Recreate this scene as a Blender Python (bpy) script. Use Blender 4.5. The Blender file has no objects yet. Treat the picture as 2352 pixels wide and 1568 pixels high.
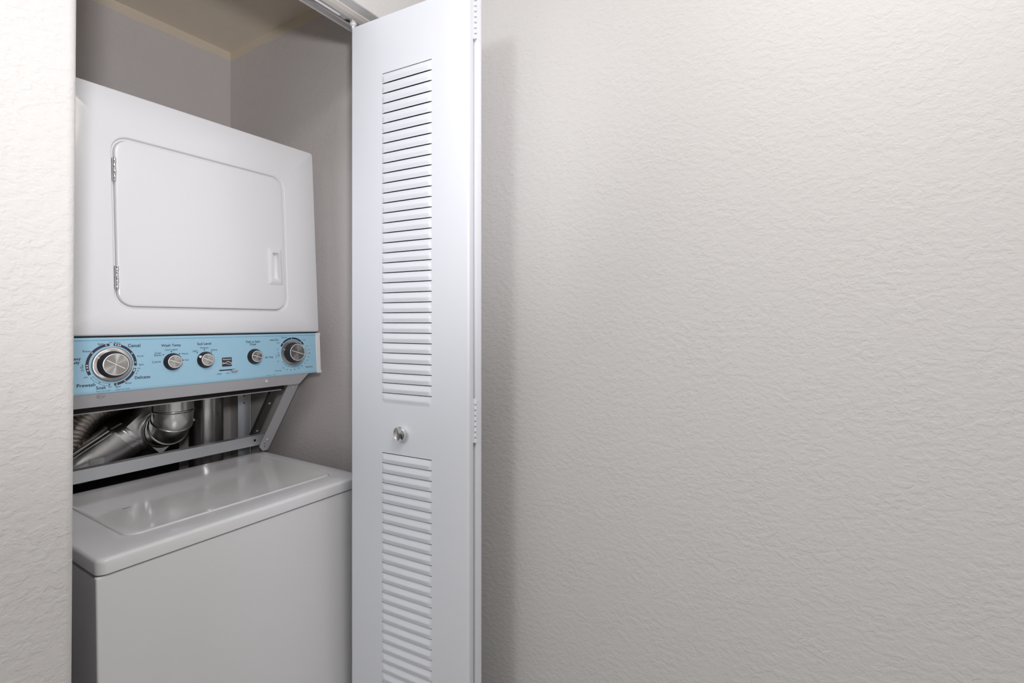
import bpy, bmesh, math, random
from mathutils import Matrix, Vector
random.seed(7)
S = bpy.context.scene
C = S.collection
H = 1.276                      # eye height of the camera
PI = math.pi

# ------------------------------------------------------------------ camera
cam = bpy.data.cameras.new('camera')
cam.sensor_width = 36.0
cam.lens = 1150.0 / 2352.0 * 36.0
cam.shift_y = -44.0 / 2352.0
cam.clip_start = 0.02
co = bpy.data.objects.new('camera', cam)
C.objects.link(co)
co.location = (0, 0, H)
co.rotation_euler = (PI / 2, 0, math.radians(32.3 - 90))
S.camera = co

# ------------------------------------------------------------------ world, lights, exposure
w = bpy.data.worlds.new('world'); S.world = w; w.use_nodes = True
bg = w.node_tree.nodes['Background']
bg.inputs[0].default_value = (0.9, 0.93, 1.0, 1); bg.inputs[1].default_value = 0.25

def light(name, kind, loc, power, col, size=0.1, aim=None, spot=None):
    l = bpy.data.lights.new(name, kind)
    l.energy = power; l.color = col
    if kind == 'AREA':
        l.shape = 'DISK'; l.size = size
    else:
        l.shadow_soft_size = size
    if spot:
        l.spot_size = math.radians(spot[0]); l.spot_blend = spot[1]
    o = bpy.data.objects.new(name, l); C.objects.link(o); o.location = loc
    if aim:
        o.rotation_euler = (Vector(aim) - Vector(loc)).to_track_quat('-Z', 'Y').to_euler()
    return o
light('camera_flash', 'SPOT', (-0.15, -0.28, 1.48), 50, (0.985, 0.965, 1.0), 0.06, (0.82, 1.60, 2.02), (78, 1.0))
light('hall_lamp', 'POINT', (-1.15, 0.55, 2.18), 27, (0.93, 0.965, 1.0), 0.20)
light('ceiling_bounce', 'AREA', (0.28, -0.22, 2.40), 13.8, (1.0, 0.958, 0.93), 0.8, (0.28, -0.22, 0))  # unseen disk standing in for flash light bounced off the ceiling
light('ceiling_fill', 'POINT', (0.45, 0.10, 2.25), 3.0, (1.0, 0.93, 0.88), 0.12)  # fill light added under the ceiling, not a known bulb

S.view_settings.view_transform = 'Standard'
S.view_settings.look = 'None'
S.view_settings.exposure = 0.04
S.view_settings.gamma = 1.0
S.view_settings.use_curve_mapping = False

# ------------------------------------------------------------------ materials
def srgb(r, g, b):
    f = lambda c: (c / 255 / 12.92) if c / 255 <= 0.04045 else ((c / 255 + 0.055) / 1.055) ** 2.4
    return (f(r), f(g), f(b), 1.0)

def mat(name, col, rough=0.5, metal=0.0, coat=0.0, spec=0.5):
    m = bpy.data.materials.new(name); m.use_nodes = True
    b = m.node_tree.nodes['Principled BSDF']
    b.inputs['Base Color'].default_value = col
    b.inputs['Roughness'].default_value = rough
    b.inputs['Metallic'].default_value = metal
    b.inputs['Coat Weight'].default_value = coat
    b.inputs['Specular IOR Level'].default_value = spec
    return m

def N(m, t, **kw):
    n = m.node_tree.nodes.new(t)
    for k, v in kw.items():
        setattr(n, k, v)
    return n

def L(m, a, b):
    m.node_tree.links.new(a, b)

def noise(m, vec, scale, detail=3, rough=0.5, dist=0.0):
    n = N(m, 'ShaderNodeTexNoise'); n.inputs['Scale'].default_value = scale
    n.inputs['Detail'].default_value = detail; n.inputs['Roughness'].default_value = rough
    n.inputs['Distortion'].default_value = dist
    L(m, vec, n.inputs['Vector']); return n.outputs['Fac']

def ramp(m, fac, p0, p1, interp='EASE'):
    r = N(m, 'ShaderNodeValToRGB'); r.color_ramp.interpolation = interp
    r.color_ramp.elements[0].position = p0; r.color_ramp.elements[1].position = p1
    L(m, fac, r.inputs['Fac']); return r.outputs['Color']

def math_(m, op, a, b):
    n = N(m, 'ShaderNodeMath', operation=op)
    for i, x in enumerate((a, b)):
        if isinstance(x, (int, float)): n.inputs[i].default_value = x
        else: L(m, x, n.inputs[i])
    return n.outputs[0]

def knockdown(name, col, strength=0.5, scale=1.0, band=None, rough=0.75):
    """painted drywall with a trowelled texture"""
    m = mat(name, col, rough, spec=0.25)
    b = m.node_tree.nodes['Principled BSDF']
    g = N(m, 'ShaderNodeNewGeometry'); pos = g.outputs['Position']
    mp = N(m, 'ShaderNodeMapping'); mp.inputs['Scale'].default_value = (1, 1, 1.35)
    L(m, pos, mp.inputs['Vector']); v = mp.outputs['Vector']
    a = ramp(m, noise(m, v, 68 * scale, 4, 0.55, 0.25), 0.40, 0.60)
    c = noise(m, v, 150 * scale, 3, 0.55, 0.2)
    k = ramp(m, noise(m, v, 12 * scale, 2), 0.30, 0.70)
    h = math_(m, 'ADD', math_(m, 'MULTIPLY', a, math_(m, 'ADD', math_(m, 'MULTIPLY', k, 0.25), 0.30)), math_(m, 'MULTIPLY', c, 0.40))
    bp = N(m, 'ShaderNodeBump'); bp.inputs['Strength'].default_value = strength
    bp.inputs['Distance'].default_value = 0.0022
    L(m, h, bp.inputs['Height']); L(m, bp.outputs['Normal'], b.inputs['Normal'])
    if band:
        z0, col2 = band
        sx = N(m, 'ShaderNodeSeparateXYZ'); L(m, pos, sx.inputs[0])
        zz = math_(m, 'ADD', sx.outputs[2], math_(m, 'MULTIPLY', noise(m, pos, 9, 2), 0.02))
        t = math_(m, 'GREATER_THAN', zz, z0 + 0.01)
        mx = N(m, 'ShaderNodeMix', data_type='RGBA')
        mx.inputs['A'].default_value = col; mx.inputs['B'].default_value = col2
        L(m, t, mx.inputs['Factor']); L(m, mx.outputs['Result'], b.inputs['Base Color'])
    return m

WALL = srgb(213, 211.5, 210)
M_wall = knockdown('greige_wall_paint', WALL, 0.40)
M_closet = knockdown('closet_wall_paint', srgb(224, 219, 217), 0.34, band=(2.262, srgb(236, 226, 208)))
M_ceil = knockdown('ceiling_paint', srgb(240, 230, 212), 0.30, 0.8)
M_hallceil = knockdown('hall_ceiling_paint', srgb(238, 236, 233), 0.3, 0.8)
M_floor = mat('beige_carpet', srgb(146, 141, 135), 0.95, spec=0.1)
M_cfloor = mat('closet_vinyl', srgb(170, 160, 150), 0.5)
M_door = mat('white_door_paint', srgb(227, 230, 237), 0.40)
M_trim = mat('white_trim_paint', srgb(236, 230, 222), 0.5)
M_enamel = mat('white_enamel', srgb(232, 233, 236), 0.28, coat=0.15)
M_lid = mat('white_gloss_enamel', srgb(236, 236, 238), 0.13, coat=0.3)
M_plastic = mat('white_plastic', srgb(232, 233, 234), 0.35)
M_blue = mat('pale_blue_panel', srgb(160, 203, 226), 0.38)
M_ink = mat('navy_print', srgb(30, 42, 66), 0.6)
M_arcink = mat('charcoal_print', srgb(52, 50, 66), 0.6)
M_white_ink = mat('white_print', srgb(245, 245, 245), 0.5)
M_black = mat('black_knob_plastic', srgb(38, 38, 42), 0.35)
M_dark = mat('dark_parts_and_shade', srgb(34, 31, 30), 0.7)  # dark parts, also the sheets that put shade into colour
M_chrome = mat('chrome', (0.80, 0.80, 0.80, 1), 0.12, 1.0)
M_steelrim = mat('bright_rim', (0.90, 0.89, 0.88, 1), 0.35, 0.2)
M_skirtgrey = mat('light_grey_enamel', srgb(205, 203, 202), 0.45)
M_hole = mat('black_hole', (0.01, 0.01, 0.01, 1), 0.8)

def brushed(name, col, rough, radial=False, bump=0.05, var=0.10, scale=60):
    m = mat(name, col, rough, 1.0)
    b = m.node_tree.nodes['Principled BSDF']
    tc = N(m, 'ShaderNodeTexCoord')
    n = noise(m, tc.outputs['Object'], scale, 3)
    r = math_(m, 'ADD', math_(m, 'MULTIPLY', n, var * 2), rough - var)
    L(m, r, b.inputs['Roughness'])
    return m
M_galv = brushed('galvanised_steel', (0.74, 0.77, 0.80, 1), 0.40, scale=90)
M_galv.node_tree.nodes['Principled BSDF'].inputs['Metallic'].default_value = 0.55
M_duct = brushed('duct_steel', (0.86, 0.86, 0.86, 1), 0.24, var=0.07, scale=40)
M_duct2 = brushed('dull_duct_steel', (0.70, 0.69, 0.68, 1), 0.30, var=0.08, scale=40)
M_foil = mat('flexible_foil', (0.80, 0.77, 0.73, 1), 0.30, 1.0)
M_strut = mat('strut_enamel', srgb(205, 204, 208), 0.4)
M_braced = mat('dark_steel', (0.20, 0.20, 0.19, 1), 0.4, 0.8)
M_cap = brushed('spun_metal_cap', (0.52, 0.505, 0.49, 1), 0.34, scale=120)
# anisotropic spun finish on the knob caps
_b = M_cap.node_tree.nodes['Principled BSDF']
_b.inputs['Anisotropic'].default_value = 0.85
_t = N(M_cap, 'ShaderNodeTangent'); _t.direction_type = 'RADIAL'; _t.axis = 'Z'
L(M_cap, _t.outputs[0], _b.inputs['Tangent'])

# ------------------------------------------------------------------ mesh helpers
W = {}
def link(o, parent=None, M=None):
    C.objects.link(o)
    M = M.copy() if M is not None else Matrix.Identity(4)
    if parent is not None:
        o.parent = parent
        o.matrix_parent_inverse = W[parent.name].inverted()
    o.matrix_basis = M
    W[o.name] = M
    return o

def obj(name, me, m, parent=None, M=None, smooth=None, bevel=None):
    if isinstance(me, bmesh.types.BMesh):
        b = me; me = bpy.data.meshes.new(name); b.normal_update(); b.to_mesh(me); b.free()
    if m is not None and not me.materials:
        me.materials.append(m)
    if smooth is not None:
        me.polygons.foreach_set('use_smooth', [True] * len(me.polygons))
        try: me.set_sharp_from_angle(angle=math.radians(smooth))
        except Exception: pass
    o = bpy.data.objects.new(name, me)
    link(o, parent, M)
    if bevel:
        md = o.modifiers.new('bevel', 'BEVEL'); md.width = bevel[0]; md.segments = bevel[1]
        md.limit_method = 'ANGLE'; md.angle_limit = math.radians(40)
        me.polygons.foreach_set('use_smooth', [True] * len(me.polygons))
        md.harden_normals = True
    return o

def empty(name, loc, rotz=0.0):
    o = bpy.data.objects.new(name, None); o.empty_display_size = 0.05
    return link(o, None, Matrix.Translation(loc) @ Matrix.Rotation(rotz, 4, 'Z'))

def tag(o, label, cat, group=None, kind=None):
    o['label'] = label; o['category'] = cat
    if group: o['group'] = group
    if kind: o['kind'] = kind
    return o

def bbox(b, x0, x1, y0, y1, z0, z1):
    v = [b.verts.new(p) for p in ((x0, y0, z0), (x1, y0, z0), (x1, y1, z0), (x0, y1, z0), (x0, y0, z1), (x1, y0, z1), (x1, y1, z1), (x0, y1, z1))]
    for f in ((0, 3, 2, 1), (4, 5, 6, 7), (0, 1, 5, 4), (1, 2, 6, 5), (2, 3, 7, 6), (3, 0, 4, 7)):
        b.faces.new([v[i] for i in f])
    return v

def boxes(*args):
    b = bmesh.new()
    for a in args: bbox(b, *a)
    return b

def prism(pts, x0, x1, axis='X'):
    """closed polygon pts=(p,q) swept along an axis. X: (y,z); Y: (x,z); Z: (x,y)"""
    b = bmesh.new()
    mk = {'X': lambda t, p: (t, p[0], p[1]), 'Y': lambda t, p: (p[0], t, p[1]), 'Z': lambda t, p: (p[0], p[1], t)}[axis]
    a = [b.verts.new(mk(x0, p)) for p in pts]; c = [b.verts.new(mk(x1, p)) for p in pts]
    n = len(pts)
    b.faces.new(a); b.faces.new(c[::-1])
    for i in range(n):
        b.faces.new((a[i], c[i], c[(i + 1) % n], a[(i + 1) % n]))
    bmesh.ops.recalc_face_normals(b, faces=b.faces)
    return b

def rrect(x0, x1, y0, y1, r, n=8):
    p = []
    for cx, cy, a0 in ((x1 - r, y1 - r, 0), (x0 + r, y1 - r, 90), (x0 + r, y0 + r, 180), (x1 - r, y0 + r, 270)):
        for i in range(n + 1):
            a = math.radians(a0 + 90 * i / n)
            p.append((cx + r * math.cos(a), cy + r * math.sin(a)))
    return p

def loft(loops, close_start=True, close_end=True):
    b = bmesh.new()
    vs = [[b.verts.new(p) for p in lp] for lp in loops]
    n = len(vs[0])
    for i in range(len(vs) - 1):
        for j in range(n):
            b.faces.new((vs[i][j], vs[i][(j + 1) % n], vs[i + 1][(j + 1) % n], vs[i + 1][j]))
    if close_start: b.faces.new(vs[0][::-1])
    if close_end: b.faces.new(vs[-1])
    bmesh.ops.recalc_face_normals(b, faces=b.faces)
    return b

def lathe(profile, n=40, close=True):
    """profile (r, z) about local Z"""
    return loft([[(r * math.cos(2 * PI * k / n), r * math.sin(2 * PI * k / n), z) for k in range(n)] for r, z in profile], close, close)

def tube(path, radii, n=24, closed=True, flat=None, up0=None):
    """round (or flattened) tube along a list of points"""
    P = [Vector(p) for p in path]
    loops = []
    up = Vector(up0) if up0 else Vector((0, 1, 0.01)).normalized()
    for i, p in enumerate(P):
        t = (P[min(i + 1, len(P) - 1)] - P[max(i - 1, 0)]).normalized()
        u = (up - t * up.dot(t)).normalized(); v = t.cross(u); up = u
        r = radii[i] if isinstance(radii, (list, tuple)) else radii
        ru, rv = (r if isinstance(r, tuple) else (r, r))
        loops.append([p + u * (ru * math.cos(2 * PI * k / n)) + v * (rv * math.sin(2 * PI * k / n)) for k in range(n)])
    return loft(loops, closed, closed)

def spline(pts, n):
    P = [Vector(p) for p in pts]; P = [P[0] * 2 - P[1]] + P + [P[-1] * 2 - P[-2]]
    out = []
    m = len(P) - 3
    for k in range(n + 1):
        t = k / n * m; i = min(int(t), m - 1); f = t - i
        a, b, c, d = P[i:i + 4]
        out.append(0.5 * ((2 * b) + (c - a) * f + (2 * a - 5 * b + 4 * c - d) * f * f + (3 * b - a - 3 * c + d) * f ** 3))
    return out

def structure(name, bm, m, label, cat, **k):
    o = obj(name, bm, m, **k); tag(o, label, cat, kind='structure'); return o

# ------------------------------------------------------------------ the room shell
YF = 0.98; YI = 1.095          # front and closet faces of the closet wall
XC = 1.03; XR = 1.10           # closet side wall, hall side wall
YB = 1.909; ZC = 2.294; ZH = 2.061; ZT = 2.44
XL = -2.0; YR = -1.9
structure('floor', boxes((XL, XR, YR, YB, -0.06, 0.0)), M_floor, 'beige carpeted floor of the hall and closet', 'floor')
structure('ceiling', boxes((XL, XR, YR, YF, ZT, ZT + 0.06)), M_hallceil, 'pale painted ceiling of the hall', 'ceiling')
structure('wall_right', boxes((XR, XR + 0.08, YR, YI, 0, ZT)), M_wall, 'wide greige textured wall beside the folded louvered door', 'wall')
structure('wall_rear', boxes((XL, XR, YR - 0.08, YR, 0, ZT)), M_wall, 'greige textured wall at the back of the hall', 'wall')
structure('wall_far', boxes((XL - 0.08, XL, YR, YI, 0, ZT)), M_wall, 'greige textured wall at the far end of the hall', 'wall')
# wall beside the opening: rounded corner, a few millimetres out of plumb
pts = []
r = 0.012
def xj(z): return 0.2905 + 0.0056 * (z - 0.72)
loops = []
for z in (0, 0.5, 1.0, 1.5, 2.0, ZT):
    x1 = xj(z); lp = [(XL, YF, z)]
    for i in range(7):
        a = -PI / 2 + PI / 2 * i / 6
        lp.append((x1 - r + r * math.cos(a), YF + r + r * math.sin(a), z))
    for i in range(7):
        a = PI / 2 * i / 6
        lp.append((x1 - r + r * math.cos(a), YI - r + r * math.sin(a), z))
    lp.append((XL, YI, z)); loops.append(lp)
structure('wall_left', loft(loops), M_wall, 'greige textured wall with a rounded corner beside the appliance', 'wall', smooth=50)
# header above the opening and the stub beside the folded door
structure('wall_header', boxes((0.25, XR, YF, YI, ZH, ZT)), M_wall, 'textured header wall above the closet opening', 'wall', bevel=(0.004, 2))
structure('wall_stub', boxes((XC + 0.002, XR, YF, YI, 0, ZH)), M_wall, 'narrow textured wall return behind the folded door', 'wall')
structure('wall_closet_right', boxes((XC, XC + 0.07, YI, YB, 0, ZC + 0.1)), M_closet, 'closet side wall in shade beside the stacked laundry machine', 'wall')
structure('wall_closet_back', boxes((0.10, XC + 0.07, YB, YB + 0.07, 0, ZC + 0.1)), M_closet, 'closet back wall above and behind the laundry machine', 'wall')
structure('wall_closet_left', boxes((0.10, 0.17, YI, YB, 0, ZC + 0.1)), M_closet, 'closet side wall hidden behind the near wall corner', 'wall')
structure('ceiling_closet', boxes((0.10, XC + 0.07, YI, YB, ZC, ZC + 0.1)), M_ceil, 'low cream closet ceiling', 'ceiling')
# head trim strip and sliding track
structure('trim_1', boxes((0.296, XC, 1.009, 1.052, ZH - 0.004, ZH)), M_trim, 'flat white wood strip under the closet header', 'trim', bevel=(0.0015, 2))
trk = empty('door_track', (0.66, 1.04, ZH - 0.03))
tag(trk, 'shiny metal sliding track under the closet header', 'track')
tz = ZH - 0.004
tp = [(1.025, tz), (1.025, tz - 0.011), (1.0315, tz - 0.011), (1.0315, tz - 0.0095), (1.0268, tz - 0.0095), (1.0268, tz - 0.0015),
      (1.0482, tz - 0.0015), (1.0482, tz - 0.0095), (1.0435, tz - 0.0095), (1.0435, tz - 0.011), (1.050, tz - 0.011), (1.050, tz)]
obj('rail', prism(tp, 0.30, XC - 0.003), M_chrome, trk)
obj('roller', lathe([(0.0, -0.012), (0.004, -0.012), (0.004, -0.002), (0.0075, 0.000), (0.0085, 0.003), (0.0085, 0.010), (0.004, 0.012), (0.0, 0.012)], 20), M_plastic, trk, Matrix.Translation((0.874, 1.0375, ZH - 0.019)), smooth=40)

# ------------------------------------------------------------------ louvered folding door
PW, PT, PH = 0.3588, 0.022, 2.008
PITCH = 0.02455
Z0 = 0.022
ang = math.atan2(-0.9972, 0.0747)
D0 = Matrix.Translation((0.866, 1.036, Z0)) @ Matrix.Rotation(ang, 4, 'Z')
door = empty('door_1', (0.866, 1.036, Z0), ang)
tag(door, 'white metal folding door with louvers, folded open against the wall', 'door', kind='structure')
LX0, LX1 = 0.1040, 0.2560
UP_TOP = 1.889 - Z0             # first slot, upper block
N_UP, N_LO = 33, 32
UP_BOT = UP_TOP - N_UP * PITCH
LO_TOP = 0.955 - Z0
LO_BOT = LO_TOP - N_LO * PITCH

def door_panel(parent, M):
    e = 0.0006
    b = bmesh.new()
    # outline of the panel seen from above, rounded at both vertical edges
    q = 0.005
    def stile(x0, x1, rl, rr):
        p = []
        def arc(cx, cy, a0):
            for i in range(6):
                a = math.radians(a0 + 90 * i / 5); p.append((cx + q * math.cos(a), cy + q * math.sin(a)))
        if rl: arc(x0 + q, q, 180)
        else: p.append((x0, 0))
        if rr: arc(x1 - q, q, 270); arc(x1 - q, PT - q, 0)
        else: p.extend([(x1, 0), (x1, PT)])
        if rl: arc(x0 + q, PT - q, 90)
        else: p.append((x0, PT))
        return p
    for (x0, x1, z0, z1, rl, rr) in ((0, LX0, 0, PH, 1, 0), (LX1, PW, 0, PH, 0, 1), (LX0, LX1, UP_TOP + e, PH, 0, 0), (LX0, LX1, LO_TOP + e, UP_BOT, 0, 0), (LX0, LX1, 0, LO_BOT, 0, 0)):
        p = stile(x0, x1, rl, rr)
        a = [b.verts.new((x, y, z0)) for x, y in p]; c = [b.verts.new((x, y, z1)) for x, y in p]
        n = len(p)
        b.faces.new(a[::-1]); b.faces.new(c)
        for i in range(n):
            b.faces.new((a[i], a[(i + 1) % n], c[(i + 1) % n], c[i]))
    bmesh.ops.remove_doubles(b, verts=b.verts, dist=1e-6)
    return obj('door_panel', b, M_door, parent, M, smooth=40)

def louver_mesh(last=False):
    """pressed louver: springs from behind the slot, faces up, then turns under to the next slot"""
    b = bmesh.new()
    wd = LX1 - LX0; hh = PITCH - 0.0019; A = 0.0040
    prof = [(0.0, -0.18), (0.08, -0.02), (0.30, 0.44), (0.46, 0.82), (0.53, 0.96), (0.58, 1.0), (0.64, 0.95), (0.76, 0.78), (0.90, 0.55), (1.0, 0.40)]
    if last:
        hh = PITCH - 0.0004
        prof = [(0.0, -0.18), (0.08, -0.02), (0.30, 0.36), (0.50, 0.74), (0.60, 0.72), (0.72, 0.45), (0.86, 0.14), (1.0, 0.0)]
    xs = [0, 0.012, 0.025, 0.04, 0.055, 0.08, 0.13, 0.20, 0.3, 0.4, 0.5, 0.6, 0.7, 0.8, 0.87, 0.92, 0.945, 0.96, 0.975, 0.988, 1.0]
    def sm(t): t = max(0, min(1, t)); return t * t * (3 - 2 * t)
    def amp(x): return A * sm(min(x, 1 - x) / 0.055) * (0.74 + 0.26 * math.sin(PI * x))
    rows = [[b.verts.new((x * wd, -amp(x) * g, -s * hh)) for x in xs] for s, g in prof]
    g = prof[-1][1]
    rows.append([b.verts.new((x * wd, -amp(x) * g + 0.0011, -hh + 0.0002)) for x in xs])
    back = rows[-1]
    top = [b.verts.new((x * wd, amp(x) * 0.18 + 0.0009, 0.0)) for x in xs]
    n = len(xs) - 1
    for i in range(len(rows) - 1):
        for j in range(n):
            b.faces.new((rows[i][j], rows[i + 1][j], rows[i + 1][j + 1], rows[i][j + 1]))
    for j in range(n):
        b.faces.new((top[j], rows[0][j], rows[0][j + 1], top[j + 1]))
        b.faces.new((back[j], top[j], top[j + 1], back[j + 1]))
    me = bpy.data.meshes.new('louver'); bmesh.ops.recalc_face_normals(b, faces=b.faces); b.to_mesh(me); b.free()
    me.materials.append(M_door)
    me.polygons.foreach_set('use_smooth', [True] * len(me.polygons))
    me.set_sharp_from_angle(angle=math.radians(35))
    return me
LOUV = louver_mesh(); LOUV_END = louver_mesh(True)
def louvers(panel, M):
    for top, n in ((UP_TOP, N_UP), (LO_TOP, N_LO)):
        for i in range(n):
            obj('louver', LOUV_END if i == n - 1 else LOUV, None, panel, M @ Matrix.Translation((LX0, 0, top - 0.0014 - i * PITCH)))
    # inner sheet closing the leaf, coloured dark so the slots read as shade
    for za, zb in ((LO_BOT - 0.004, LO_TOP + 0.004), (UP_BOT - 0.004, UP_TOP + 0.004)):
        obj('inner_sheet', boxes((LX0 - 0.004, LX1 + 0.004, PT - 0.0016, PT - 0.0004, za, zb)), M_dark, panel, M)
p1 = door_panel(door, D0)
louvers(p1, D0)
# the second leaf, folded behind the first
hx, hy = (D0 @ Vector((PW, PT, 0))).xy
fold = math.radians(78.2)
D1 = Matrix.Translation((hx + 0.0045 + 0.0, hy - 0.001, Z0)) @ Matrix.Rotation(fold, 4, 'Z') @ Matrix.Scale(-1, 4, (0, 1, 0))
D1 = Matrix.Translation((hx + 0.0045 + PT * 0.98, hy - 0.004, Z0)) @ Matrix.Rotation(fold, 4, 'Z')
p2 = door_panel(door, D1)
louvers(p2, D1)
# knuckle hinges
kn = lathe([(0.0, 0), (0.0034, 0), (0.0034, 0.0078), (0.0, 0.0078)], 12)
KN = bpy.data.meshes.new('knuckle'); kn.to_mesh(KN); kn.free(); KN.materials.append(M_door)
hc = Vector((hx + 0.0018, hy - 0.0015, 0))
for zc in (1.973 - 0.005, 1.053, 0.16):
    hg = obj('hinge', boxes((hc.x - 0.0095, hc.x - 0.0005, hc.y + 0.0010, hc.y + 0.0022, zc - 0.050, zc + 0.050), (hc.x + 0.0005, hc.x + 0.012, hc.y + 0.0022, hc.y + 0.0032, zc - 0.050, zc + 0.050)), M_door, door)
    for i in range(8):
        obj('knuckle', KN, None, hg, Matrix.Translation((hc.x, hc.y - 0.001, zc - 0.049 + i * 0.0125)), smooth=None)
# round pull
kx = 0.171
kM = D0 @ Matrix.Translation((kx, 0, 1.010 - Z0)) @ Matrix.Rotation(PI / 2, 4, 'X')
knob = obj('knob', lathe([(0.0, 0), (0.0125, 0), (0.0128, 0.004), (0.0145, 0.007), (0.0172, 0.0105), (0.0178, 0.0130), (0.0172, 0.0152), (0.0156, 0.0160), (0.0149, 0.0155), (0.008, 0.0136), (0.0, 0.0126)], 48), M_chrome, door, kM, smooth=30)
knob['label'] = 'round chrome door pull with a dished face'

# ------------------------------------------------------------------ stacked washer and dryer
X0, X1 = 0.356, 0.9625
root = empty('stacked_washer_dryer', (0.659, 1.45, 0.0))
tag(root, 'white stacked washer and dryer with a pale blue control panel', 'laundry machine')
TA = math.atan(0.057)
def yp(z): return 1.2953 + 0.057 * (z - H)     # the upper front leans back a little
FA = Matrix(((1, 0, 0, 0), (0, math.sin(TA), -math.cos(TA), 0), (0, math.cos(TA), math.sin(TA), 0), (0, 0, 0, 1)))
def PF(x, z, out=0.0):
    """frame on the leaning front: local x right, y up, z out of the face"""
    return Matrix.Translation(Vector((x, yp(z), z)) + Vector((0, -math.cos(TA), math.sin(TA))) * out) @ FA

# washer
YWB = 1.60
def yw(z): return 1.069 + 0.029 * (z / 0.83)
obj('washer_cabinet', prism([(yw(0.02) + 0.014, 0.02), (YWB, 0.02), (YWB, 0.79), (1.585, 0.815), (yw(0.815) + 0.014, 0.815)], X0 + 0.002, X1 - 0.002), M_enamel, root)
for fx in (X0 + 0.03, X1 - 0.07):
    for fy in (1.14, 1.53):
        obj('foot', boxes((fx, fx + 0.04, fy, fy + 0.04, 0, 0.02)), M_dark, root)
wf = obj('washer_front_panel', prism([(yw(0.035), 0.035), (yw(0.035) + 0.012, 0.035), (yw(0.820) + 0.012, 0.8212), (yw(0.820), 0.8212)], X0, X1), M_enamel, root, bevel=(0.0035, 3))
# washer top: a deep rounded rim round a recess that carries the lid
LXA, LXB, LYA, LYB = 0.430, 0.915, 1.172, 1.552
ZTOP = 0.852
lo = rrect(X0 + 0.001, X1 - 0.001, 1.094, 1.586, 0.016)
b = bmesh.new()
def ring(pts, z): return [b.verts.new((x, y, z)) for x, y in pts]
def grow(d, rr, z):
    return ring(rrect(X0 + 0.001 + d, X1 - 0.001 - d, 1.094 + d, 1.586 - d, rr), z)
R = [grow(0.004, 0.014, 0.8225), grow(0.0, 0.016, 0.8245), grow(0.0, 0.016, 0.8445), grow(0.0008, 0.016, 0.8476), grow(0.0026, 0.015, 0.8500), grow(0.0058, 0.012, 0.8514), grow(0.011, 0.010, ZTOP)]
def lidloop(d, rr): return rrect(LXA - d, LXB + d, LYA - d, LYB + d, rr)
R += [ring(lidloop(0.004, 0.030), ZTOP), ring(lidloop(0.0022, 0.029), ZTOP - 0.0006), ring(lidloop(0.0012, 0.028), ZTOP - 0.0025), ring(lidloop(0.0010, 0.028), ZTOP - 0.010)]
for i in range(len(R) - 1):
    n = len(R[i])
    for j in range(n):
        b.faces.new((R[i][j], R[i][(j + 1) % n], R[i + 1][(j + 1) % n], R[i + 1][j]))
b.faces.new(R[-1]); b.faces.new(R[0][::-1])
bmesh.ops.recalc_face_normals(b, faces=b.faces)
wt = obj('washer_top', b, M_enamel, root, smooth=55)
lid = []
for d, z in ((0.0, ZTOP - 0.009), (0.0, ZTOP - 0.0002), (-0.0008, ZTOP + 0.0009), (-0.0022, ZTOP + 0.0014), (-0.006, ZTOP + 0.0011), (-0.016, ZTOP + 0.0003), (-0.05, ZTOP + 0.0001)):
    lid.append([(x, y, z) for x, y in rrect(LXA - d, LXB + d, LYA - d, LYB + d, max(0.004, 0.027 + d * 0.4))])
wl = obj('washer_lid', loft(lid), M_lid, root, smooth=60)
# paint chips and scratches
def chip(x, y, z, pts, parent, front=False):
    bb = bmesh.new()
    a = [bb.verts.new((x + p, y, z + q) if front else (x + p, y + q, z)) for p, q in pts]
    bb.faces.new(a)
    r_ = bmesh.ops.extrude_face_region(bb, geom=bb.faces[:])
    for v in r_['geom']:
        if isinstance(v, bmesh.types.BMVert): v.co += Vector((0, -0.0002, 0)) if front else Vector((0, 0, 0.0002))
    bmesh.ops.recalc_face_normals(bb, faces=bb.faces)
    o = obj('paint_chip', bb, M_braced, parent); o['label'] = 'dark chip in the white enamel'
chip(0.4965, 1.353, ZTOP + 0.0002, [(-0.008, 0.004), (-0.002, 0.000), (0.006, 0.003), (0.007, 0.0045), (-0.001, 0.0022), (-0.007, 0.006)], wl)
chip(0.660, 1.29, ZTOP + 0.0002, [(-0.001, -0.001), (0.001, -0.001), (0.0012, 0.001), (-0.0008, 0.001)], wl)
chip(0.692, yw(0.667) + 0.0003, 0.667, [(-0.001, -0.0008), (0.001, -0.001), (0.0012, 0.001), (-0.001, 0.001)], wf, True)
chip(0.4295, yw(0.617) + 0.0003, 0.617, [(-0.001, 0.004), (0.0022, -0.004), (0.004, -0.006), (0.0034, -0.002), (0.0005, 0.003)], wf, True)
# stand-offs: painted struts, dark braces, crossbar, rear legs
def slab(pA, pB, wx0, wx1, th, m, name, parent, bev=0.0015):
    """bar running in the YZ plane from pA to pB, wide in X"""
    (ya, za), (yb, zb) = pA, pB
    d = Vector((yb - ya, zb - za)).normalized(); n = Vector((-d.y, d.x))
    p = [(ya, za), (yb, zb), (yb + n.x * th, zb + n.y * th), (ya + n.x * th, za + n.y * th)]
    return obj(name, prism(p, wx0, wx1), m, parent, bevel=(bev, 2))
screw = lathe([(0.0, 0.0), (0.0052, 0.0), (0.0050, 0.0012), (0.0034, 0.0026), (0.0, 0.003)], 16)
SCR = bpy.data.meshes.new('screw'); screw.to_mesh(SCR); screw.free(); SCR.materials.append(M_galv)
SCR.polygons.foreach_set('use_smooth', [True] * len(SCR.polygons))
hole = lathe([(0.0, 0.0), (0.004, 0.0), (0.004, 0.0004), (0.0, 0.0004)], 14)
HOL = bpy.data.meshes.new('hole'); hole.to_mesh(HOL); hole.free(); HOL.materials.append(M_hole)
sd = Vector((0, 1.556 - 1.372, 0.858 - 1.112)).normalized()
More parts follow.
